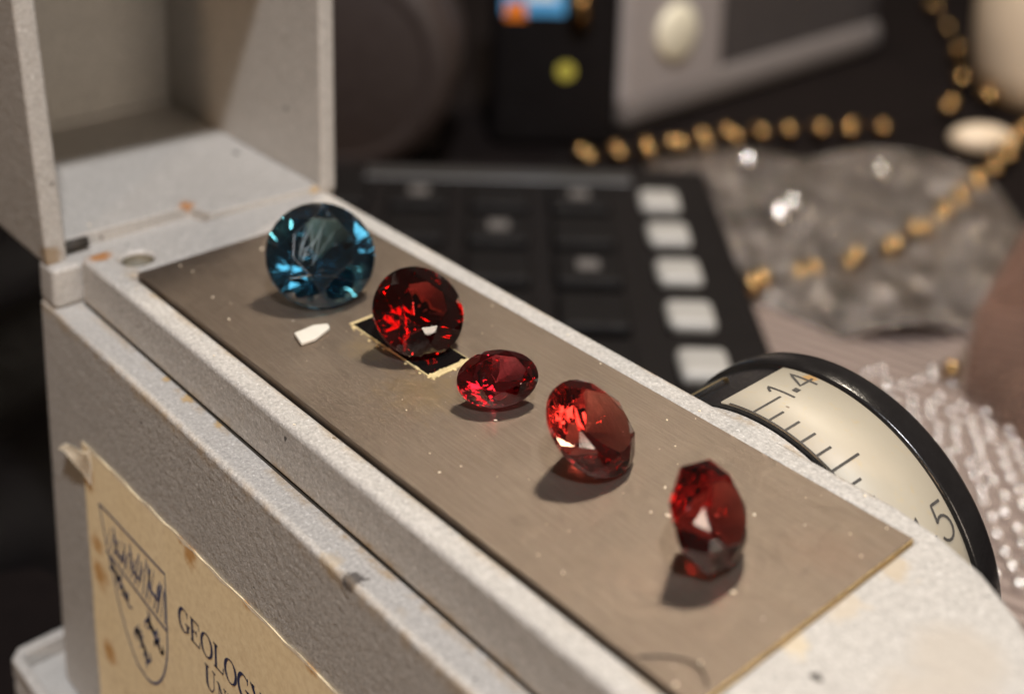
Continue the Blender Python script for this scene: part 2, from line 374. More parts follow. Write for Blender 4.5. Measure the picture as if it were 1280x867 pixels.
for _ in range(46):                                          # ragged squeeze-out of old cement round the prism
    if rnd.random() < 0.5: x, y = 2.80+rnd.uniform(-0.035, 0.05), rnd.uniform(0.88, 1.26)
    else: x, y = rnd.uniform(1.85, 2.85), 0.87+rnd.uniform(-0.03, 0.02)
    s = rnd.uniform(0.006, 0.02)
    bmesh.ops.create_icosphere(cr, subdivisions=1, radius=s, matrix=Matrix.Translation((x, y, 0.003)) @ Matrix.Diagonal((1.3, 1, 0.4, 1)))
tag(put('cement_crumbs', cr, M['cement'], st), kind='stuff')
put('stage_edge_glint', box((6.0005, 0.004, -0.06), (6.004, 1.996, -0.004)), M['brass'], st)  # brass-coloured strip painting the light caught by the stage's end face

# lower casting with the ledge along the near side
cast = put('base_casting', prism([(-0.92, -0.482), (-0.92, 2.42), (5.9, 2.42)] + [(x*1.02, y*1.04+0.09) for x, y in END[1:-2]] + [(6.9, -0.34), (6.4, -0.482)], -4.35, -0.447), M['paint_base'], ref, bevel=0.04, seg=3)
put('hinge_block', prism([(-0.915, -0.478), (-0.915, 2.40), (-0.604, 2.40), (-0.604, -0.40), (-0.62, -0.478)], -0.444, -0.075), M['paint_base'], ref, bevel=0.045, seg=3)
put('seam_gasket', box((-0.59, -0.2345, -0.446), (6.0, -0.2, -0.4415)), M['dark_gap'], ref)
put('base_plate', prism([(-1.25, -0.85), (-1.35, -0.75), (-1.35, 2.7), (-1.25, 2.8), (8.2, 2.8), (8.2, -0.85)], ZT+0.002, -4.352), M['paint_base'], ref, bevel=0.06, seg=3)
put('base_lip', prism([(-1.25, -0.85), (-1.35, -0.75), (-1.35, 0.6), (-1.24, 0.6), (-1.24, -0.72), (-1.21, -0.75), (8.2, -0.75), (8.2, -0.85)], -4.353, -4.16), M['paint_base'], ref, bevel=0.03, seg=3)

# hinged lid: a five-sided box standing open on the hinge end
lid = bpy.data.objects.new('hinged_lid', None); col.objects.link(lid); lid.parent = ref; lid.location = Vector((-0.9, 1, ZR))*S - Vector(ref.location)
H = 3.9
def slab8(b4, t4, z0, z1):
    bm = bmesh.new(); lo = [bm.verts.new((*p, z0)) for p in b4]; hi = [bm.verts.new((*p, z1)) for p in t4]
    bm.faces.new(lo[::-1]); bm.faces.new(hi)
    for i in range(4): bm.faces.new((lo[i], lo[(i+1) % 4], hi[(i+1) % 4], hi[i]))
    bmesh.ops.recalc_face_normals(bm, faces=bm.faces[:]); return bm
dr = 0.22                                                    # casting draft of the near cheek
put('side_panel', slab8([(-0.72, -0.475), (-0.72, -0.285), (-3.60, -0.285), (-3.60, -0.475)], [(-0.78, -0.475-dr), (-0.78, -0.285-dr), (-3.60, -0.285-dr), (-3.60, -0.475-dr)], -0.09, H), M['paint_lid'], lid, bevel=0.035, seg=3)
put('side_panel', slab8([(-0.48, 2.165), (-0.48, 2.335), (-3.60, 2.335), (-3.60, 2.165)], [(-0.50, 2.165), (-0.50, 2.335), (-3.60, 2.335), (-3.60, 2.165)], -0.045, H), M['paint_lid'], lid, bevel=0.035, seg=3)
put('back_panel', slab8([(-3.56, -0.40), (-3.56, 2.25), (-3.75, 2.25), (-3.75, -0.40)], [(-3.56, -0.40-dr), (-3.56, 2.25), (-3.75, 2.25), (-3.75, -0.40-dr)], -0.20, H-0.02), M['paint_lid'], lid, bevel=0.02, seg=2)
put('end_panel', prism([(-3.58, -0.28), (-0.90, -0.28), (-0.86, 0.955), (-0.60, 1.02), (-0.50, 2.16), (-3.58, 2.16)], -0.20, 0.045), M['paint_lid'], lid, bevel=0.02, seg=3)
put('top_panel', prism([(-3.58, -0.28-dr), (-0.72, -0.28-dr), (-0.52, 2.16), (-3.58, 2.16)], H-0.22, H-0.03), M['paint_lid'], lid, bevel=0.02, seg=2)
put('fillet', box((-3.57, -0.36, 0.02), (-3.47, 2.17, 0.10)), M['paint_lid'], lid, bevel=0.045, seg=3)
put('hinge_pin', tube([(-0.84, -0.30, -0.01), (-0.84, -0.06, -0.01)], 0.05, seg=14), M['dark_gap'], lid, smooth=True)

# dial on the far side: drum, ivory scale, ticks, figures, black rim
DX, DZ, DR = 4.677, -1.31, 1.335
dial = bpy.data.objects.new('dial', None); col.objects.link(dial); dial.parent = ref; dial.location = Vector((DX, 2.3, DZ))*S - Vector(ref.location)
put('dial_boss', lathe([(0, 1.95), (1.302, 1.95), (1.302, 2.265), (1.29, 2.28), (0, 2.28)], (DX, 0, DZ), 'Y', 128), M['paint'], ref, smooth=False)
put('drum', lathe([(0, 2.288), (DR-0.012, 2.288), (DR-0.012, 3.02), (0, 3.02)], (DX, 0, DZ), 'Y', 128), M['black_enamel'], dial)
put('scale_band', lathe([(DR-0.010, 2.296), (DR, 2.298), (DR, 3.018), (DR-0.010, 3.020)], (DX, 0, DZ), 'Y', 160, math.radians(-16), math.radians(125)), M['ivory'], dial, smooth=True)
rim = put('dial_rim', lathe([(0, 3.024), (DR+0.004, 3.024), (DR+0.020, 3.035), (DR+0.026, 3.05), (DR+0.026, 3.25), (DR+0.012, 3.28), (DR-0.05, 3.29), (0, 3.29)], (DX, 0, DZ), 'Y', 160), M['black_enamel'], dial, smooth=True)
put('brass_strip', lathe([(DR-0.02, 2.33), (DR+0.012, 2.335), (DR+0.012, 2.74), (DR-0.02, 2.745)], (DX, 0, DZ), 'Y', 4, math.radians(-31.5), math.radians(-29.2)), M['brass'], dial)
def on_dial(th0, y0):
    def f(u, v):
        a = math.radians(th0) - v/DR
        return (DX+(DR+0.004)*math.sin(a), y0+u, DZ+(DR+0.004)*math.cos(a))
    return f
for i in range(-1, 20):
    th = -4.0+5.7*i
    if i < 0: continue
    bm = bmesh.new(); ribbon(bm, [(0, 0), (0.31 if i % 5 == 0 else 0.165, 0)], 0.018, on_dial(th, 2.30), 2)
    put('tick_mark', bm, M['scale_ink'], dial)
bm = bmesh.new(); ribbon(bm, [(0.004, -2.3), (0.004, 0.18)], 0.014, on_dial(-5, 2.296), 60); put('scale_edge_line', bm, M['scale_ink'], dial)
FIG = {'1': [[(0.02, 0.17), (0.075, 0.235), (0.075, 0.0)]], '.': [[(0.03, 0.03), (0.03, 0.075)]],
       '4': [[(0.115, 0.0), (0.115, 0.235), (0.01, 0.07), (0.155, 0.07)]],
       '5': [[(0.145, 0.235), (0.045, 0.235), (0.025, 0.125)] + arc(0.08, 0.075, 0.072, 0.078, 130, -150, 12)],
       '6': [[(0.14, 0.21)] + arc(0.085, 0.11, 0.07, 0.115, 60, 180, 8) + arc(0.085, 0.075, 0.07, 0.075, 180, -170, 14)]}
for k, txt in ((0, '1.4'), (10, '1.5'), (20, '1.6')):
    th = -4.0+5.7*k; u = 2.60
    for ch in txt:
        bm = bmesh.new(); P = on_dial(th+3.2, u)
        for s in FIG[ch]: ribbon(bm, s, 0.05 if ch == '.' else 0.019, P, 4)
        put('scale_figure', bm, M['scale_ink'], dial); u += 0.09 if ch == '.' else 0.135 if ch == '1' else 0.19

# paper label with crest and lettering on the near face
YL = -0.4845
lab = bpy.data.objects.new('paper_label', None); col.objects.link(lab); lab.parent = ref; lab.location = Vector((2.4, YL, -2.6))*S - Vector(ref.location)
lr = random.Random(3)
top = [(-0.20+0.02, -1.475)] + [(x, -1.470+0.036*(x+0.2)+lr.uniform(-0.012, 0.010)) for x in [0.05+0.14*i for i in range(34)]]
left = [(-0.09-0.030*(-4.1-z)*-1+lr.uniform(-0.008, 0.008), z) for z in [-4.1+0.2*i for i in range(13)]]
outline = top + [(4.75, -4.1)] + left
bm = bmesh.new()
f = bm.faces.new([bm.verts.new((x, YL, z)) for x, z in outline]); r = bmesh.ops.extrude_face_region(bm, geom=[f])
for v in r['geom']:
    if isinstance(v, bmesh.types.BMVert): v.co.y += 0.012
bmesh.ops.recalc_face_normals(bm, faces=bm.faces[:])
for v in bm.verts: v.co.y -= 0.009
put('label_sheet', bm, M['paper'], lab)
# torn corner curling away from the paint
bm = sheet(0, 1, 0, 1, 10, 8, lambda u, v: (-0.49+0.50*u+0.05*v*math.sin(3*u), YL-0.010-0.055*(1-u)*(0.4+v)-0.016*math.sin(5*u+3*v)**2, -1.64+0.175*u+0.02*math.sin(7*u)-v*(0.03+0.30*u**1.5)))
bmesh.ops.solidify(bm, geom=bm.faces[:], thickness=0.008)
put('torn_corner', bm, M['torn'], lab, smooth=True)
bm = bmesh.new(); ribbon(bm, [(x, z+0.001) for x, z in top], [0.022+0.014*math.sin(i*1.7) for i in range(len(top))], lambda x, z: (x, YL-0.0105, z), 2); put('torn_edge', bm, M['torn'], lab)
YI = YL-0.0125
def flat(x0, z0, sc, slope=0.0):
    def f(u, v): return (x0+u*sc, YI, z0+v*sc+u*sc*slope)
    return f
tk, tn = 0.16, 0.055
def serif(x, y, w=0.22): return ([(x-w/2, y), (x+w/2, y)], tn)
G_ = {'G': (0.86, [(arc(0.42, 0.5, 0.36, 0.48, 48, 312, 20), [tn]*4+[0.09, 0.13]+[tk]*9+[0.13, 0.09]+[tn]*4), ([(0.70, 0.12), (0.70, 0.42)], tk), serif(0.68, 0.42, 0.34), ([(0.67, 0.72), (0.69, 0.98)], tn)]),
      'E': (0.80, [([(0.18, 0.0), (0.18, 1.0)], tk), ([(0.05, 0.975), (0.68, 0.975)], tn), ([(0.05, 0.025), (0.72, 0.025)], tn), ([(0.2, 0.52), (0.5, 0.52)], tn), ([(0.66, 1.0), (0.70, 0.74)], tn), ([(0.70, 0.0), (0.74, 0.28)], tn), ([(0.5, 0.40), (0.5, 0.64)], tn)]),
      'O': (0.92, [(arc(0.44, 0.5, 0.37, 0.48, 90, 450, 28), [tn, tn, .07, .10, .14]+[tk]*5+[.14, .10, .07, tn, tn, tn, .07, .10, .14]+[tk]*5+[.14, .10, .07, tn, tn])]),
      'L': (0.76, [([(0.18, 0.0), (0.18, 1.0)], tk), serif(0.18, 0.975, 0.32), ([(0.03, 0.025), (0.68, 0.025)], tn), ([(0.66, 0.0), (0.70, 0.30)], tn)]),
      'Y': (0.86, [([(0.12, 0.98), (0.42, 0.48)], tk), ([(0.74, 0.98), (0.42, 0.48)], tn), ([(0.42, 0.5), (0.42, 0.0)], tk), serif(0.14, 0.975, 0.3), serif(0.74, 0.975, 0.24), serif(0.42, 0.025, 0.32)]),
      'U': (0.92, [([(0.18, 0.98), (0.18, 0.32)]+arc(0.44, 0.32, 0.26, 0.30, 180, 300, 9), [tk]*5+[.13, .11, .09, .07]+[tn]*3), ([(0.56, 0.05), (0.70, 0.25), (0.70, 0.98)], tn), serif(0.18, 0.975, 0.32), serif(0.70, 0.975, 0.26)]),
      'N': (0.94, [([(0.17, 0.0), (0.17, 1.0)], tn), ([(0.14, 0.98), (0.74, 0.04)], tk), ([(0.74, 0.0), (0.74, 1.0)], tn), serif(0.17, 0.025, 0.26), serif(0.10, 0.975, 0.22), serif(0.74, 0.975, 0.26)]),
      'I': (0.44, [([(0.20, 0.0), (0.20, 1.0)], tk), serif(0.20, 0.975, 0.34), serif(0.20, 0.025, 0.34)]),
      'V': (0.86, [([(0.10, 0.98), (0.42, 0.02)], tk), ([(0.74, 0.98), (0.42, 0.02)], tn), serif(0.12, 0.975, 0.3), serif(0.74, 0.975, 0.24)]),
      'R': (0.88, [([(0.18, 0.0), (0.18, 1.0)], tk), ([(0.05, 0.975), (0.36, 0.975)]+arc(0.38, 0.74, 0.24, 0.235, 90, -90, 8)+[(0.2, 0.505)], [tn]*4+[.1, tk, tk, tk, .1]+[tn]*3), ([(0.40, 0.5), (0.72, 0.03)], tk*0.9), serif(0.18, 0.025, 0.32), serif(0.74, 0.025, 0.2)]),
      'S': (0.68, [(arc(0.32, 0.74, 0.23, 0.23, 40, 200, 9)+[(0.30, 0.53), (0.44, 0.44)]+arc(0.32, 0.26, 0.24, 0.24, 25, -150, 9), [tn]*6+[.1, .13]+[tk]*5+[.13, .1]+[tn]*7), ([(0.5, 0.80), (0.52, 1.0)], tn), ([(0.11, 0.0), (0.10, 0.22)], tn)]),
      'T': (0.82, [([(0.40, 0.0), (0.40, 1.0)], tk), ([(0.06, 0.975), (0.74, 0.975)], tn), ([(0.06, 0.74), (0.07, 1.0)], tn), ([(0.74, 1.0), (0.73, 0.74)], tn), serif(0.40, 0.025, 0.34)])}
def write(txt, x, z, big, small, slope):
    for i, ch in enumerate(txt):
        sc = big if i == 0 else small
        adv, strokes = G_[ch]; bm = bmesh.new(); P = flat(x, z, sc, slope)
        for pts, w in strokes:
            if isinstance(w, list):
                w = (w+[w[-1]]*len(pts))[:len(pts)]
            ribbon(bm, pts, w, P, 2)
        put('letter', bm, M['ink'], lab); x += adv*sc; z += adv*sc*slope
write('GEOLOGY', 1.475, -2.215, 0.205, 0.205, 0.020)
write('UNIVERSITY', 1.86, -2.475, 0.20, 0.155, 0.012)
# crest: shield outline, hatched chief, three rough beasts
C0 = flat(0.12, -3.12, 1.0, 0.016)
sh = [(0.0, 1.22), (1.155, 1.22), (1.150, 0.66)] + [(1.150-0.40*(1-math.cos(math.radians(a))), 0.66-0.66*math.sin(math.radians(a))) for a in range(10, 91, 10)] + [(0.58, 0.03), (0.42, 0.20), (0.27, 0.46), (0.11, 0.86), (0.0, 1.22)]
bm = bmesh.new(); ribbon(bm, sh, 0.022, C0, 3); put('crest_outline', bm, M['crest_ink'], lab)
bm = bmesh.new(); ribbon(bm, [(0.09, 0.82), (1.15, 0.70)], 0.024, C0, 3); put('crest_divider', bm, M['crest_ink'], lab)
bm = bmesh.new()
for i in range(17):
    x = 0.10+0.064*i; b = 0.83-0.113*(x-0.09)
    ribbon(bm, [(x+lr.uniform(-.01, .01), b+0.04), (min(1.13, x+0.10), 1.19-lr.uniform(0, .16))], 0.009+0.006*(i % 3), C0, 2)
put('crest_hatching', bm, M['crest_ink'], lab)
bm = bmesh.new()
for x in (0.26, 0.55, 0.86):
    ribbon(bm, [(x, 1.14), (x+0.03, 0.92), (x+0.16, 0.90), (x+0.20, 1.10)], [0.02, 0.045, 0.035, 0.015], C0, 3)
put('crest_charge', bm, M['crest_ink'], lab)
for bx, bz in ((0.34, 0.66), (0.93, 0.53), (0.70, 0.30)):
    bm = bmesh.new(); q = random.Random(int(bx*100))
    spine = [(bx-0.12, bz+0.06), (bx-0.03, bz+0.02), (bx+0.05, bz-0.04), (bx+0.10, bz-0.11)]
    ribbon(bm, spine, [0.03, 0.055, 0.05, 0.025], C0, 3)
    for k in range(14):
        x, z = spine[k % 4]; a = q.uniform(0, 6.28)
        ribbon(bm, [(x, z), (x+0.06*math.cos(a), z+0.06*math.sin(a)), (x+0.10*math.cos(a+0.5), z+0.10*math.sin(a+0.5))], [0.035, 0.025, 0.012], C0, 2)
    put('crest_beast', bm, M['crest_ink'], lab)

# paint chips knocked out of the enamel
for (x, y, z, r) in ((-1.74, 1.96, 0.046, 0.045), (6.27, 0.65, ZR+0.001, 0.035), (0.03, -0.215, -0.045, 0.025)):
    bm = bmesh.new(); pts = [(x+r*q*math.cos(a), y+r*q*0.7*math.sin(a)) for a, q in [(2*math.pi*i/9, lr.uniform(0.6, 1.2)) for i in range(9)]]
    prism(pts, z-0.004, z+0.004, bm); put('paint_chip', bm, M['dark_gap'], ref)

# ------------------------------------------------------------------ gemstones
def brilliant(rt=.56, hc=.32, hp=.86, g=.05, sx=1, sy=1, rl=.25, ng=32):
    pts = []; rs = (rt+1)/2*1.03; c = math.cos(math.pi/8)
    for k in range(8):
        a = k*math.pi/4; b = a+math.pi/8
        pts.append((rt*math.cos(a), rt*math.sin(a), g+hc))
        pts.append((rs*math.cos(b), rs*math.sin(b), g+(1-rs*c)*hc/(1-rt)))
        pts.append((rl*math.cos(b), rl*math.sin(b), -g-hp*(1-rl*c)))
    for k in range(ng):
        a = k*2*math.pi/ng
        pts += [(math.cos(a), math.sin(a), g), (math.cos(a), math.sin(a), -g)]
    pts.append((0, 0, -g-hp))
    return [Vector((x*sx, y*sy, z)) for x, y, z in pts]
def gem(label, mat, pos, s, axis, spin, worn=None, **kw):
    z = Vector(axis).normalized(); x = Vector((0, 0, 1)).cross(z).normalized(); y = z.cross(x)
    c, q = math.cos(spin), math.sin(spin); X = x*c+y*q; Y = -x*q+y*c
    bm = bmesh.new()
    for p in brilliant(**kw): bm.verts.new(Vector(pos)+(X*p.x+Y*p.y+z*p.z)*s)
    r = bmesh.ops.convex_hull(bm, input=bm.verts[:])
    bmesh.ops.dissolve_limit(bm, angle_limit=math.radians(1.2), verts=bm.verts[:], edges=bm.edges[:])
    bmesh.ops.recalc_face_normals(bm, faces=bm.faces[:])
    o = put('gemstone', bm, mat); rebase(o, (pos[0], pos[1], 0))
    b = o.modifiers.new('facet_edge', 'BEVEL'); b.width = 0.003*S; b.segments = 1; b.limit_method = 'ANGLE'; b.angle_limit = math.radians(6)
    if worn: o.data.materials.append(worn); b.material = 1; b.width = 0.0028*S
    return tag(o, label, 'gemstone', 'gemstones lined up on the steel stage')
gem('round brilliant teal blue gemstone nearest the open lid', M['zircon'], (1.227, 1.002, 0.323), .444, (0.652, -0.256, 0.713), .2, rt=.58, hc=.34, hp=.80, worn=M['zircon_worn'])
gem('round deep red gemstone standing on the black prism', M['garnet'], (2.371, 1.107, 0.262), .355, (0.657, -0.144, 0.740), .3, rt=.52, hc=.36, hp=.82)
gem('small oval pinkish red gemstone between two larger red stones', M['ruby'], (3.331, 1.054, 0.172), .289, (0.525, -0.331, 0.784), 0.08, rt=.66, hc=.30, hp=.70, sx=1.0, sy=.70)
gem('oval orange red gemstone with large orange table, violet sheen and red shadow', M['pyrope'], (4.254, 1.033, 0.253), .349, (0.709, 0.106, 0.697), -0.98, rt=.68, hc=.30, hp=.72, sx=1.0, sy=.86)
gem('upright dark red gemstone farthest from the lid, its table turned aside', M['garnet_open'], (5.321, 0.904, 0.279), .317, (0.838, 0.120, 0.532), 1.70, rt=.58, hc=.36, hp=.66, sx=1.0, sy=.98, ng=8)

# handling scratches across the table of the blue stone
def scratches(o, pos, s, axis, spin, z, n=13):
    zz = Vector(axis).normalized(); x = Vector((0, 0, 1)).cross(zz).normalized(); y = zz.cross(x)
    bm = bmesh.new(); q = random.Random(5)
    for _ in range(n):                                        # fine straight scratches fanning from one worn corner
        d = q.uniform(0.2, 1.5); c0 = Vector((-0.42+q.uniform(-.06, .22), -0.22+q.uniform(-.10, .22))); L = q.uniform(0.15, 0.8)
        c1 = c0+Vector((math.cos(d), math.sin(d)))*L
        if c1.length > 0.50: c1 = c1*(0.50/c1.length)
        if c0.length > 0.50: c0 = c0*(0.50/c0.length)
        pl = lambda u, v: Vector(pos)+(x*u+y*v+zz*(z+0.004))*s
        ribbon(bm, [tuple(c0), tuple((c0+c1)/2), tuple(c1)], [0.002, q.uniform(0.003, 0.008), 0.002], pl, 2)
    put('scratches', bm, M['scratch'], o)
blue = [o for o in col.objects if o.name.startswith('gemstone')][0]
scratches(blue, (1.227, 1.002, 0.323), .444, (0.652, -0.256, 0.713), .2, .39)
# a flat white piece and a hair lying on the stage
o = put('white_piece', prism([(1.70, 0.44), (1.86, 0.40), (1.87, 0.52), (1.80, 0.70), (1.74, 0.72), (1.69, 0.62)], 0.002, 0.032), M['white_flat'], bevel=0.008, seg=2)
rebase(o, (1.78, 0.55, 0)); tag(o, 'small flat white piece lying on the steel in front of the blue stone', 'flake')
bm = tube([(5.60+0.36*t, 0.03+0.20*math.sin(2.3*t)-0.03*t, 0.006+0.01*math.sin(3*t)) for t in [i/16 for i in range(17)]], 0.0055, seg=6)
o = put('hair', bm, M['hair'], smooth=True); rebase(o, (5.75, 0.15, 0)); tag(o, 'fine dark curved hair lying at the bare end of the steel stage', 'hair')

# ------------------------------------------------------------------ things behind, out of focus
U = Vector((0.742, -0.670, 0)); V = Vector((0.670, 0.742, 0)); W = Vector((0, 0, 1))
kp = thing('keypad', 'black keypad with a column of white keys behind the refractometer', 'keypad', (-4.6, 7.6, ZT))
KC = Vector((-3.75, 11.0, -3.7))                              # the first white key
def kpos(i, j): return KC + U*1.28*i - V*1.32*j
bc = KC + U*3.3 - V*2.95
put('keypad_body', obox((bc.x, bc.y, ZT+0.44), U, V, W, 5.0, 3.95, 0.42), M['black_plastic'], kp, bevel=0.12, seg=3)
sc_ = KC - U*1.05 - V*2.6
put('display_strip', obox((sc_.x-0.1, sc_.y, -3.72), U, V, W, 0.25, 2.3, 0.03), M['dark_grey_strip'], kp, bevel=0.02, seg=1)
for i in range(6):
    for j in range(6):
        c = kpos(i, j); white = j == 0; red = (i == 1 and j == 5)
        k = put('key', obox((c.x, c.y, -3.66), U, V, W, 0.34 if white else 0.5, 0.33 if white else 0.5, 0.11), M['key_white'] if white else M['key_red'] if red else M['key_black'], kp, bevel=0.20 if white else 0.10, seg=4)
        if white: tag(k, 'white key')
        if red: tag(k, 'red key')
        if not white and not red and (i+j) % 2 == 1 and i < 4:
            put('key_legend', obox((c.x, c.y, -3.5445), U, V, W, 0.16, 0.16, 0.0015), M['key_legend'], k)

gx = -7.9
g = thing('grey_case', 'grey plastic case with a round cream button', 'case', (-9.2, 19, ZT))
put('case_body', box((gx-3.0, 17.6, ZT+0.55), (gx-0.12, 24.2, 3.2)), M['charcoal'], g, bevel=0.3, seg=4)
put('front_panel', box((gx-2.9, 14.45, ZT+0.45), (gx, 17.9, 3.3)), M['grey_case'], g, bevel=0.35, seg=4)
put('lower_sill', box((gx-2.8, 14.6, ZT+0.004), (gx+0.05, 24.3, ZT+0.95)), M['sill_grey'], g, bevel=0.42, seg=6)
put('round_button', lathe([(0, 0), (0.62, 0), (0.62, 0.12), (0.50, 0.2), (0, 0.2)], (gx-0.02, 16.1, -2.6), 'X', 32), M['cream'], g, smooth=True)
bb = thing('black_case', 'black case with a blue and orange sticker beside the brown round tin', 'case', (-9.0, 14.0, ZT))
c0 = Vector((-8.24, 12.91, ZT)); cc = c0 - U*1.3
put('case_body', obox((cc.x, cc.y, ZT+3.2), U, V, W, 1.25, 1.28, 3.19), M['black_plastic'], bb, bevel=0.25, seg=4)
def facepos(a, z, out): p = c0 - U*0.05 + V*a + U*out; return (p.x, p.y, z)
put('sticker', obox(facepos(-0.45, -1.05, 0.008), U, V, W, 0.006, 0.62, 0.75), M['sticker_blue'], bb, bevel=0.004, seg=1)
put('sticker_print', obox(facepos(-0.30, -1.20, 0.018), U, V, W, 0.004, 0.30, 0.32), M['sticker_pale'], bb)
put('sticker_print', obox(facepos(-0.80, -1.72, 0.018), U, V, W, 0.004, 0.20, 0.18), M['sticker_orange'], bb)
put('yellow_dot', lathe([(0, 0), (0.19, 0), (0.17, 0.03), (0, 0.03)], (0, 0, 0), 'X', 24), M['yellow'], bb)
yd = bb.children[-1]; yd.location = Vector(facepos(0.22, -2.95, -0.005))*S - Vector(bb.location); yd.rotation_euler = (0, 0, math.atan2(U.y, U.x))
for v in yd.data.vertices: v.co += Vector(bb.location)
kb = put('bronze_knob', tube([facepos(0.45, -1.1, -0.02), facepos(0.45, -2.1, -0.02)], 0.22, seg=16), M['gold'], bb, smooth=True)
rt_ = thing('round_tin', 'dark brown round tin standing on edge beyond the lid', 'tin', (-10.5, 9.4, ZT))
bm = lathe([(0, -1.0), (2.05, -1.0), (2.25, -0.85), (2.25, 0.7), (2.1, 0.92), (1.9, 1.0), (0, 1.0)], (0, 0, 0), 'X', 64)
rot = Matrix.Rotation(math.radians(-48), 4, 'Z')
for v in bm.verts: v.co = rot @ v.co + Vector((-10.3, 9.3, ZT+2.26))
put('tin_drum', bm, M['brown'], rt_, smooth=True)
bm = lathe([(1.7, 0.99), (1.85, 1.06), (2.0, 0.98)], (0, 0, 0), 'X', 64)
for v in bm.verts: v.co = rot @ v.co + Vector((-10.3, 9.3, ZT+2.26))
put('raised_ring', bm, M['brown'], rt_, smooth=True)

# silver film bag, loose clear beads on it
br = random.Random(11)
wv = [(br.uniform(-2, 2), br.uniform(-2, 2), br.uniform(0, 6)) for _ in range(9)]
def crumple(x, y): return sum(0.05*math.sin(a*x+b*y+c) for a, b, c in wv)
o0 = Vector((-6.9, 14.0, 0)); e1 = Vector((3.6, 4.7, 0)); e2 = Vector((5.6, -4.0, 0))
bm = sheet(0, 1, 0, 1, 40, 40, lambda a, b: (*(o0+e1*a*(1+0.06*math.sin(5*b))+e2*b*(1+0.06*math.sin(4*a))).xy, ZT+0.34+0.85*crumple(7*a, 7*b)-0.22*(abs(2*a-1)**6+abs(2*b-1)**6)))
bmesh.ops.solidify(bm, geom=bm.faces[:], thickness=0.05)
o = put('film_bag', bm, M['bag'], smooth=True); rebase(o, (-3, 14.5, ZT)); tag(o, 'crumpled silver grey film bag lying inside the loop of gold chain', 'bag')
from mathutils.bvhtree import BVHTree
_bt = BVHTree.FromPolygons([v.co+o.location for v in o.data.vertices], [list(p.vertices) for p in o.data.polygons])
def bagz(x, y):
    h = _bt.ray_cast(Vector((x*S, y*S, 0)), Vector((0, 0, -1)))[0]
    return h.z/S if h else ZT+0.4
for (x, y, r, lb) in ((-4.55, 14.35, 0.2, 'tiny silvery bead on the film bag, farthest from the dial'), (-2.75, 12.95, 0.24, 'larger of the silvery beads in the middle of the film bag'),
                      (-2.95, 13.6, 0.17, 'small silvery bead just behind the larger one on the film bag'), (-3.1, 16.6, 0.19, 'silvery bead at the right-hand end of the film bag')):
    bm = bmesh.new(); zb = bagz(x, y)+r*0.9; bmesh.ops.create_uvsphere(bm, u_segments=20, v_segments=12, radius=r, matrix=Matrix.Translation((x, y, zb)))
    o = put('glint_bead', bm, M['clear_bead'], smooth=True); rebase(o, (x, y, zb-r)); tag(o, lb, 'bead')

# gold necklace: one mesh of a double bead, copied along a loose loop
neck = thing('bead_necklace', 'antique gold bead necklace looped over the table cloth', 'necklace', (-3, 16, ZT))
path = [(-7.4, 12.1), (-6.95, 13.0), (-6.55, 14.1), (-6.25, 15.1), (-5.95, 16.1), (-5.4, 17.2), (-4.75, 18.1), (-4.2, 18.9)]
path3 = [(-4.2, 18.9), (-4.05, 20.5), (-4.6, 22.2), (-5.6, 24.0), (-6.9, 26.0), (-8.6, 28.0), (-10.3, 30.0)]
path4 = [(-3.5, 19.9), (-3.75, 21.6), (-4.5, 23.4), (-5.5, 25.4), (-6.6, 27.6), (-7.9, 30.0)]
path2 = [(-2.2, 10.2), (-1.62, 11.2), (-1.3, 12.4), (-1.05, 13.6), (-1.2, 15.4), (-1.6, 17.4), (-1.9, 18.9), (-2.3, 20.3), (-2.5, 21.6), (-2.9, 22.4)]
proto = None
for P2, step in ((path, 0.66), (path2, 0.95), (path3, 2.2), (path4, 2.5)):
    L = [Vector((x, y, ZT+0.30)) for x, y in P2]
    put('cord', tube(L, 0.025), M['black_plastic'], neck)
    acc, pos_ = 0.0, []
    for a, b in zip(L, L[1:]):
        d = (b-a).length; t = -acc
        while t+step <= d: t += step; pos_.append((a.lerp(b, t/d), (b-a).normalized()))
        acc = d-t
    for p, t in pos_:
        if proto is None:
            bm = bmesh.new()
            for k in (-0.13, 0.13): bmesh.ops.create_uvsphere(bm, u_segments=18, v_segments=12, radius=0.17, matrix=Matrix.Translation((k, 0, 0)))
            o = proto = put('gold_bead', bm, M['gold'], neck, smooth=True)
            for v in proto.data.vertices: v.co += Vector(neck.location)
        else:
            o = proto.copy(); col.objects.link(o); o.parent = neck
        o.location = p*S - Vector(neck.location); o.rotation_euler = (br.uniform(-.4, .4), br.uniform(-.3, .3), math.atan2(t.y, t.x)+br.uniform(-.5, .5)+(1.5 if P2 is path else 0))

# pale glazed pot, pebble
o = put('pale_pot', lathe([(0, 0), (0.9, 0), (1.25, 0.25), (1.42, 1.0), (1.45, 2.2), (1.3, 3.4), (1.0, 4.0), (0.9, 4.1), (0, 4.0)], (-3.6, 23.6, ZT+0.003), 'Z', 48), M['tan'], smooth=True)
rebase(o, (-3.6, 23.6, ZT)); tag(o, 'pale tan glazed pot at the upper right corner', 'pot')
bm = bmesh.new(); bmesh.ops.create_icosphere(bm, subdivisions=3, radius=0.5, matrix=Matrix.Translation((-2.75, 19.7, ZT+0.30)) @ Matrix.Rotation(0.9, 4, 'Z') @ Matrix.Diagonal((1.3, 0.75, 0.6, 1)))
o = put('pale_pebble', bm, M['tan'], smooth=True); rebase(o, (-2.75, 19.7, ZT)); tag(o, 'pale pebble lying among gold beads in front of the pot', 'pebble')

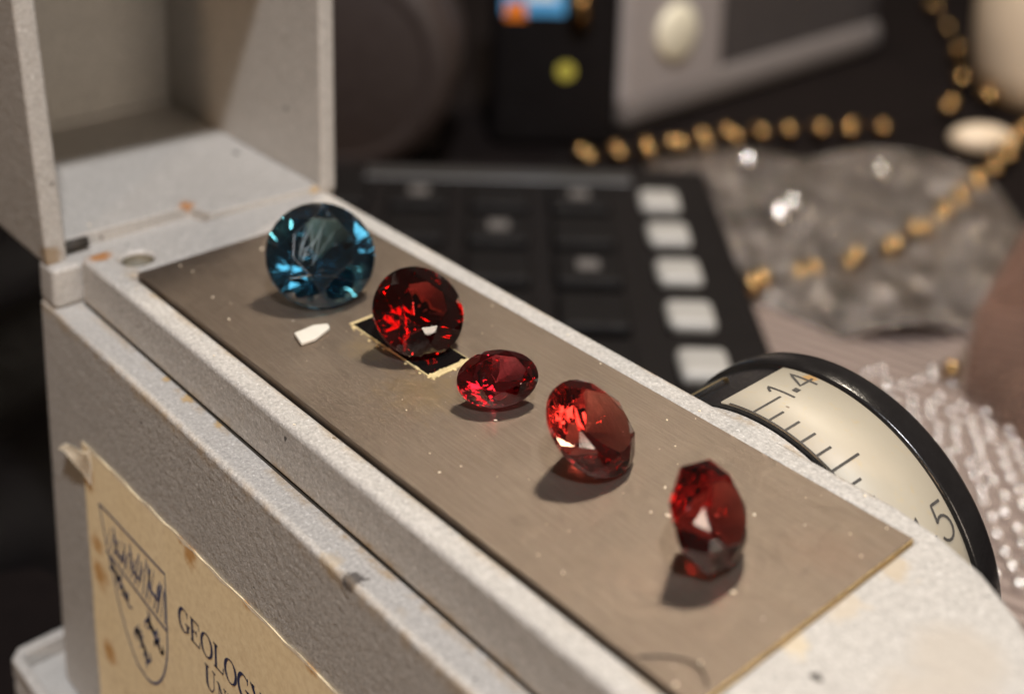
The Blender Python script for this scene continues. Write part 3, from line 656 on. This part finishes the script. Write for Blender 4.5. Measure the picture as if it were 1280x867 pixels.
# smoky crystal block
bm = bmesh.new()
for p in ((1.75, 11.0, 0), (3.0, 10.4, 0), (4.6, 12.2, 0), (3.6, 14.6, 0), (1.6, 13.4, 0), (1.65, 11.3, 1.1), (3.2, 10.9, 0.9), (4.5, 12.6, 1.6), (3.3, 14.2, 2.9), (1.7, 13.2, 2.7), (2.4, 12.2, 2.6)):
    bm.verts.new((p[0], p[1], ZT+0.01+p[2]))
bmesh.ops.convex_hull(bm, input=bm.verts[:])
for v0, cut in (((1.65, 11.3, ZT+1.11), 0.10), ((2.4, 12.2, ZT+2.61), 0.12), ((3.2, 10.9, ZT+0.91), 0.07), ((1.75, 11.0, ZT+0.01), 0.05)):   # corner facet angled to throw a lamp glint at the camera
    no = (Vector((0.386, -0.615, 0.687))+Vector((br.uniform(-.03, .03), br.uniform(-.03, .03), 0))).normalized()
    far = max(bm.verts, key=lambda v: v.co.dot(no)); top_ = far.co.dot(no)
    r = bmesh.ops.bisect_plane(bm, geom=bm.verts[:]+bm.edges[:]+bm.faces[:], plane_co=no*(top_-cut), plane_no=no, clear_outer=True)
    bmesh.ops.holes_fill(bm, edges=[e for e in bm.edges if e.is_boundary], sides=0)
    break
bmesh.ops.recalc_face_normals(bm, faces=bm.faces[:])
o = put('smoky_crystal', bm, M['crystal'], bevel=0.04, seg=2); rebase(o, (2.8, 12.3, ZT)); tag(o, 'faceted smoky pink crystal block lying on the beaded cloth', 'crystal')

for (x, y, r, mt, lb) in ((1.46, 11.95, 0.17, 'clear_bead', 'silver bead added as a white glint against the smoky crystal, brighter of the pair there'), (1.47, 11.20, 0.13, 'gold', 'small bronze bead added as an orange glint at the near corner of the smoky crystal')):
    bm = bmesh.new(); bmesh.ops.create_uvsphere(bm, u_segments=20, v_segments=12, radius=r, matrix=Matrix.Translation((x, y, ZT+0.07+r)))  # both beads are added only to give the crystal its bright glints
    o = put('glint_bead', bm, M[mt], smooth=True); rebase(o, (x, y, ZT+0.07)); tag(o, lb, 'bead')

# beaded cloth: a sheet of its own with rows of tiny metallic beads
cl = thing('beaded_cloth', 'beige cloth sewn with rows of tiny silver beads beside the dial', 'cloth', (2, 10, ZT))
q0 = Vector((-2.3, 9.6, 0)); g1 = Vector((0.97, 0.24, 0)); g2 = Vector((-0.24, 0.97, 0)); f1 = Vector((0.62, 0.785, 0)); f2 = Vector((0.785, -0.62, 0))
def cz(a, b): return ZT+0.012+0.05*(1+math.sin(1.1*a+0.4*b))*0.5
put('cloth_sheet', sheet(-0.3, 8, -0.3, 10.5, 50, 60, lambda a, b: (*(q0+f1*a+f2*b).xy, cz(a, b))), M['lame'], cl, smooth=True)
tmp = bmesh.new(); bmesh.ops.create_icosphere(tmp, subdivisions=2, radius=0.072)
tv = [v.co.copy() for v in tmp.verts]; tf = [[v.index for v in f.verts] for f in tmp.faces]; tmp.free()
vs_, fs_ = [], []
for i in range(38):
    for j in range(42):
        p = Vector((0.3, 7.0, 0)) + g1*(0.262*j+0.131*(i % 2)+br.uniform(-.05, .05)) + g2*(0.245*i+br.uniform(-.04, .04))
        a, b = (p-q0).dot(f1), (p-q0).dot(f2)
        if b < 1.5+br.uniform(0, .9) or a < -0.25 or a > 7.9 or b > 9.9: continue
        n0 = len(vs_); c = Vector((p.x, p.y, cz(a, b)+0.04))
        vs_ += [(v+c)*S - Vector(cl.location) for v in tv]; fs_ += [[k+n0 for k in f] for f in tf]
me = bpy.data.meshes.new('bead_rows'); me.from_pydata(vs_, [], fs_); me.materials.append(M['lame_bead'])
for p in me.polygons: p.use_smooth = True
o = bpy.data.objects.new('bead_rows', me); col.objects.link(o); o.parent = cl; tag(o, kind='stuff')

# black folded bag to the left of the instrument
bm = sheet(0, 1, 0, 1, 60, 24, lambda a, b: (-13+11.0*a, -2.2+6.5*b-2.0*a, ZT+0.02+0.45*math.sin(3.1416*min(1, a*1.02))*(1+0.6*math.sin(24*a+1.5*b))+0.1*math.sin(9*b)))
bmesh.ops.solidify(bm, geom=bm.faces[:], thickness=0.08)
o = put('black_pouch', bm, M['black_plastic'], smooth=True); rebase(o, (-7, 1, ZT)); tag(o, 'black folded pouch lying behind the hinge end of the refractometer', 'pouch')

# settled dust and lint on the instrument: too fine to count
du = bmesh.new(); dr_ = random.Random(21)
for _ in range(100):
    if dr_.random() < 0.75: x, y, z = dr_.uniform(0.05, 5.95), dr_.uniform(0.03, 1.97), 0.004
    elif dr_.random() < 0.5: x, y, z = dr_.uniform(-0.5, 5.8), dr_.choice((-0.12, 2.11))+dr_.uniform(-.07, .07), ZR+0.004
    else: x, y, z = dr_.uniform(-3.2, -1.0), dr_.uniform(-0.1, 2.0), 0.05
    r = min(0.016, 0.004*math.exp(dr_.gauss(0.2, 0.55)))
    bmesh.ops.create_icosphere(du, subdivisions=1, radius=r, matrix=Matrix.Translation((x, y, z)) @ Matrix.Rotation(dr_.uniform(0, 3), 4, 'Z') @ Matrix.Diagonal((dr_.uniform(0.8, 2.2), 1, 0.6, 1)))
o = put('dust_specks', du, M['torn']); rebase(o, (2.5, 1, 0)); tag(o, 'pale dust specks scattered over the steel stage and lid floor', 'dust', kind='stuff')
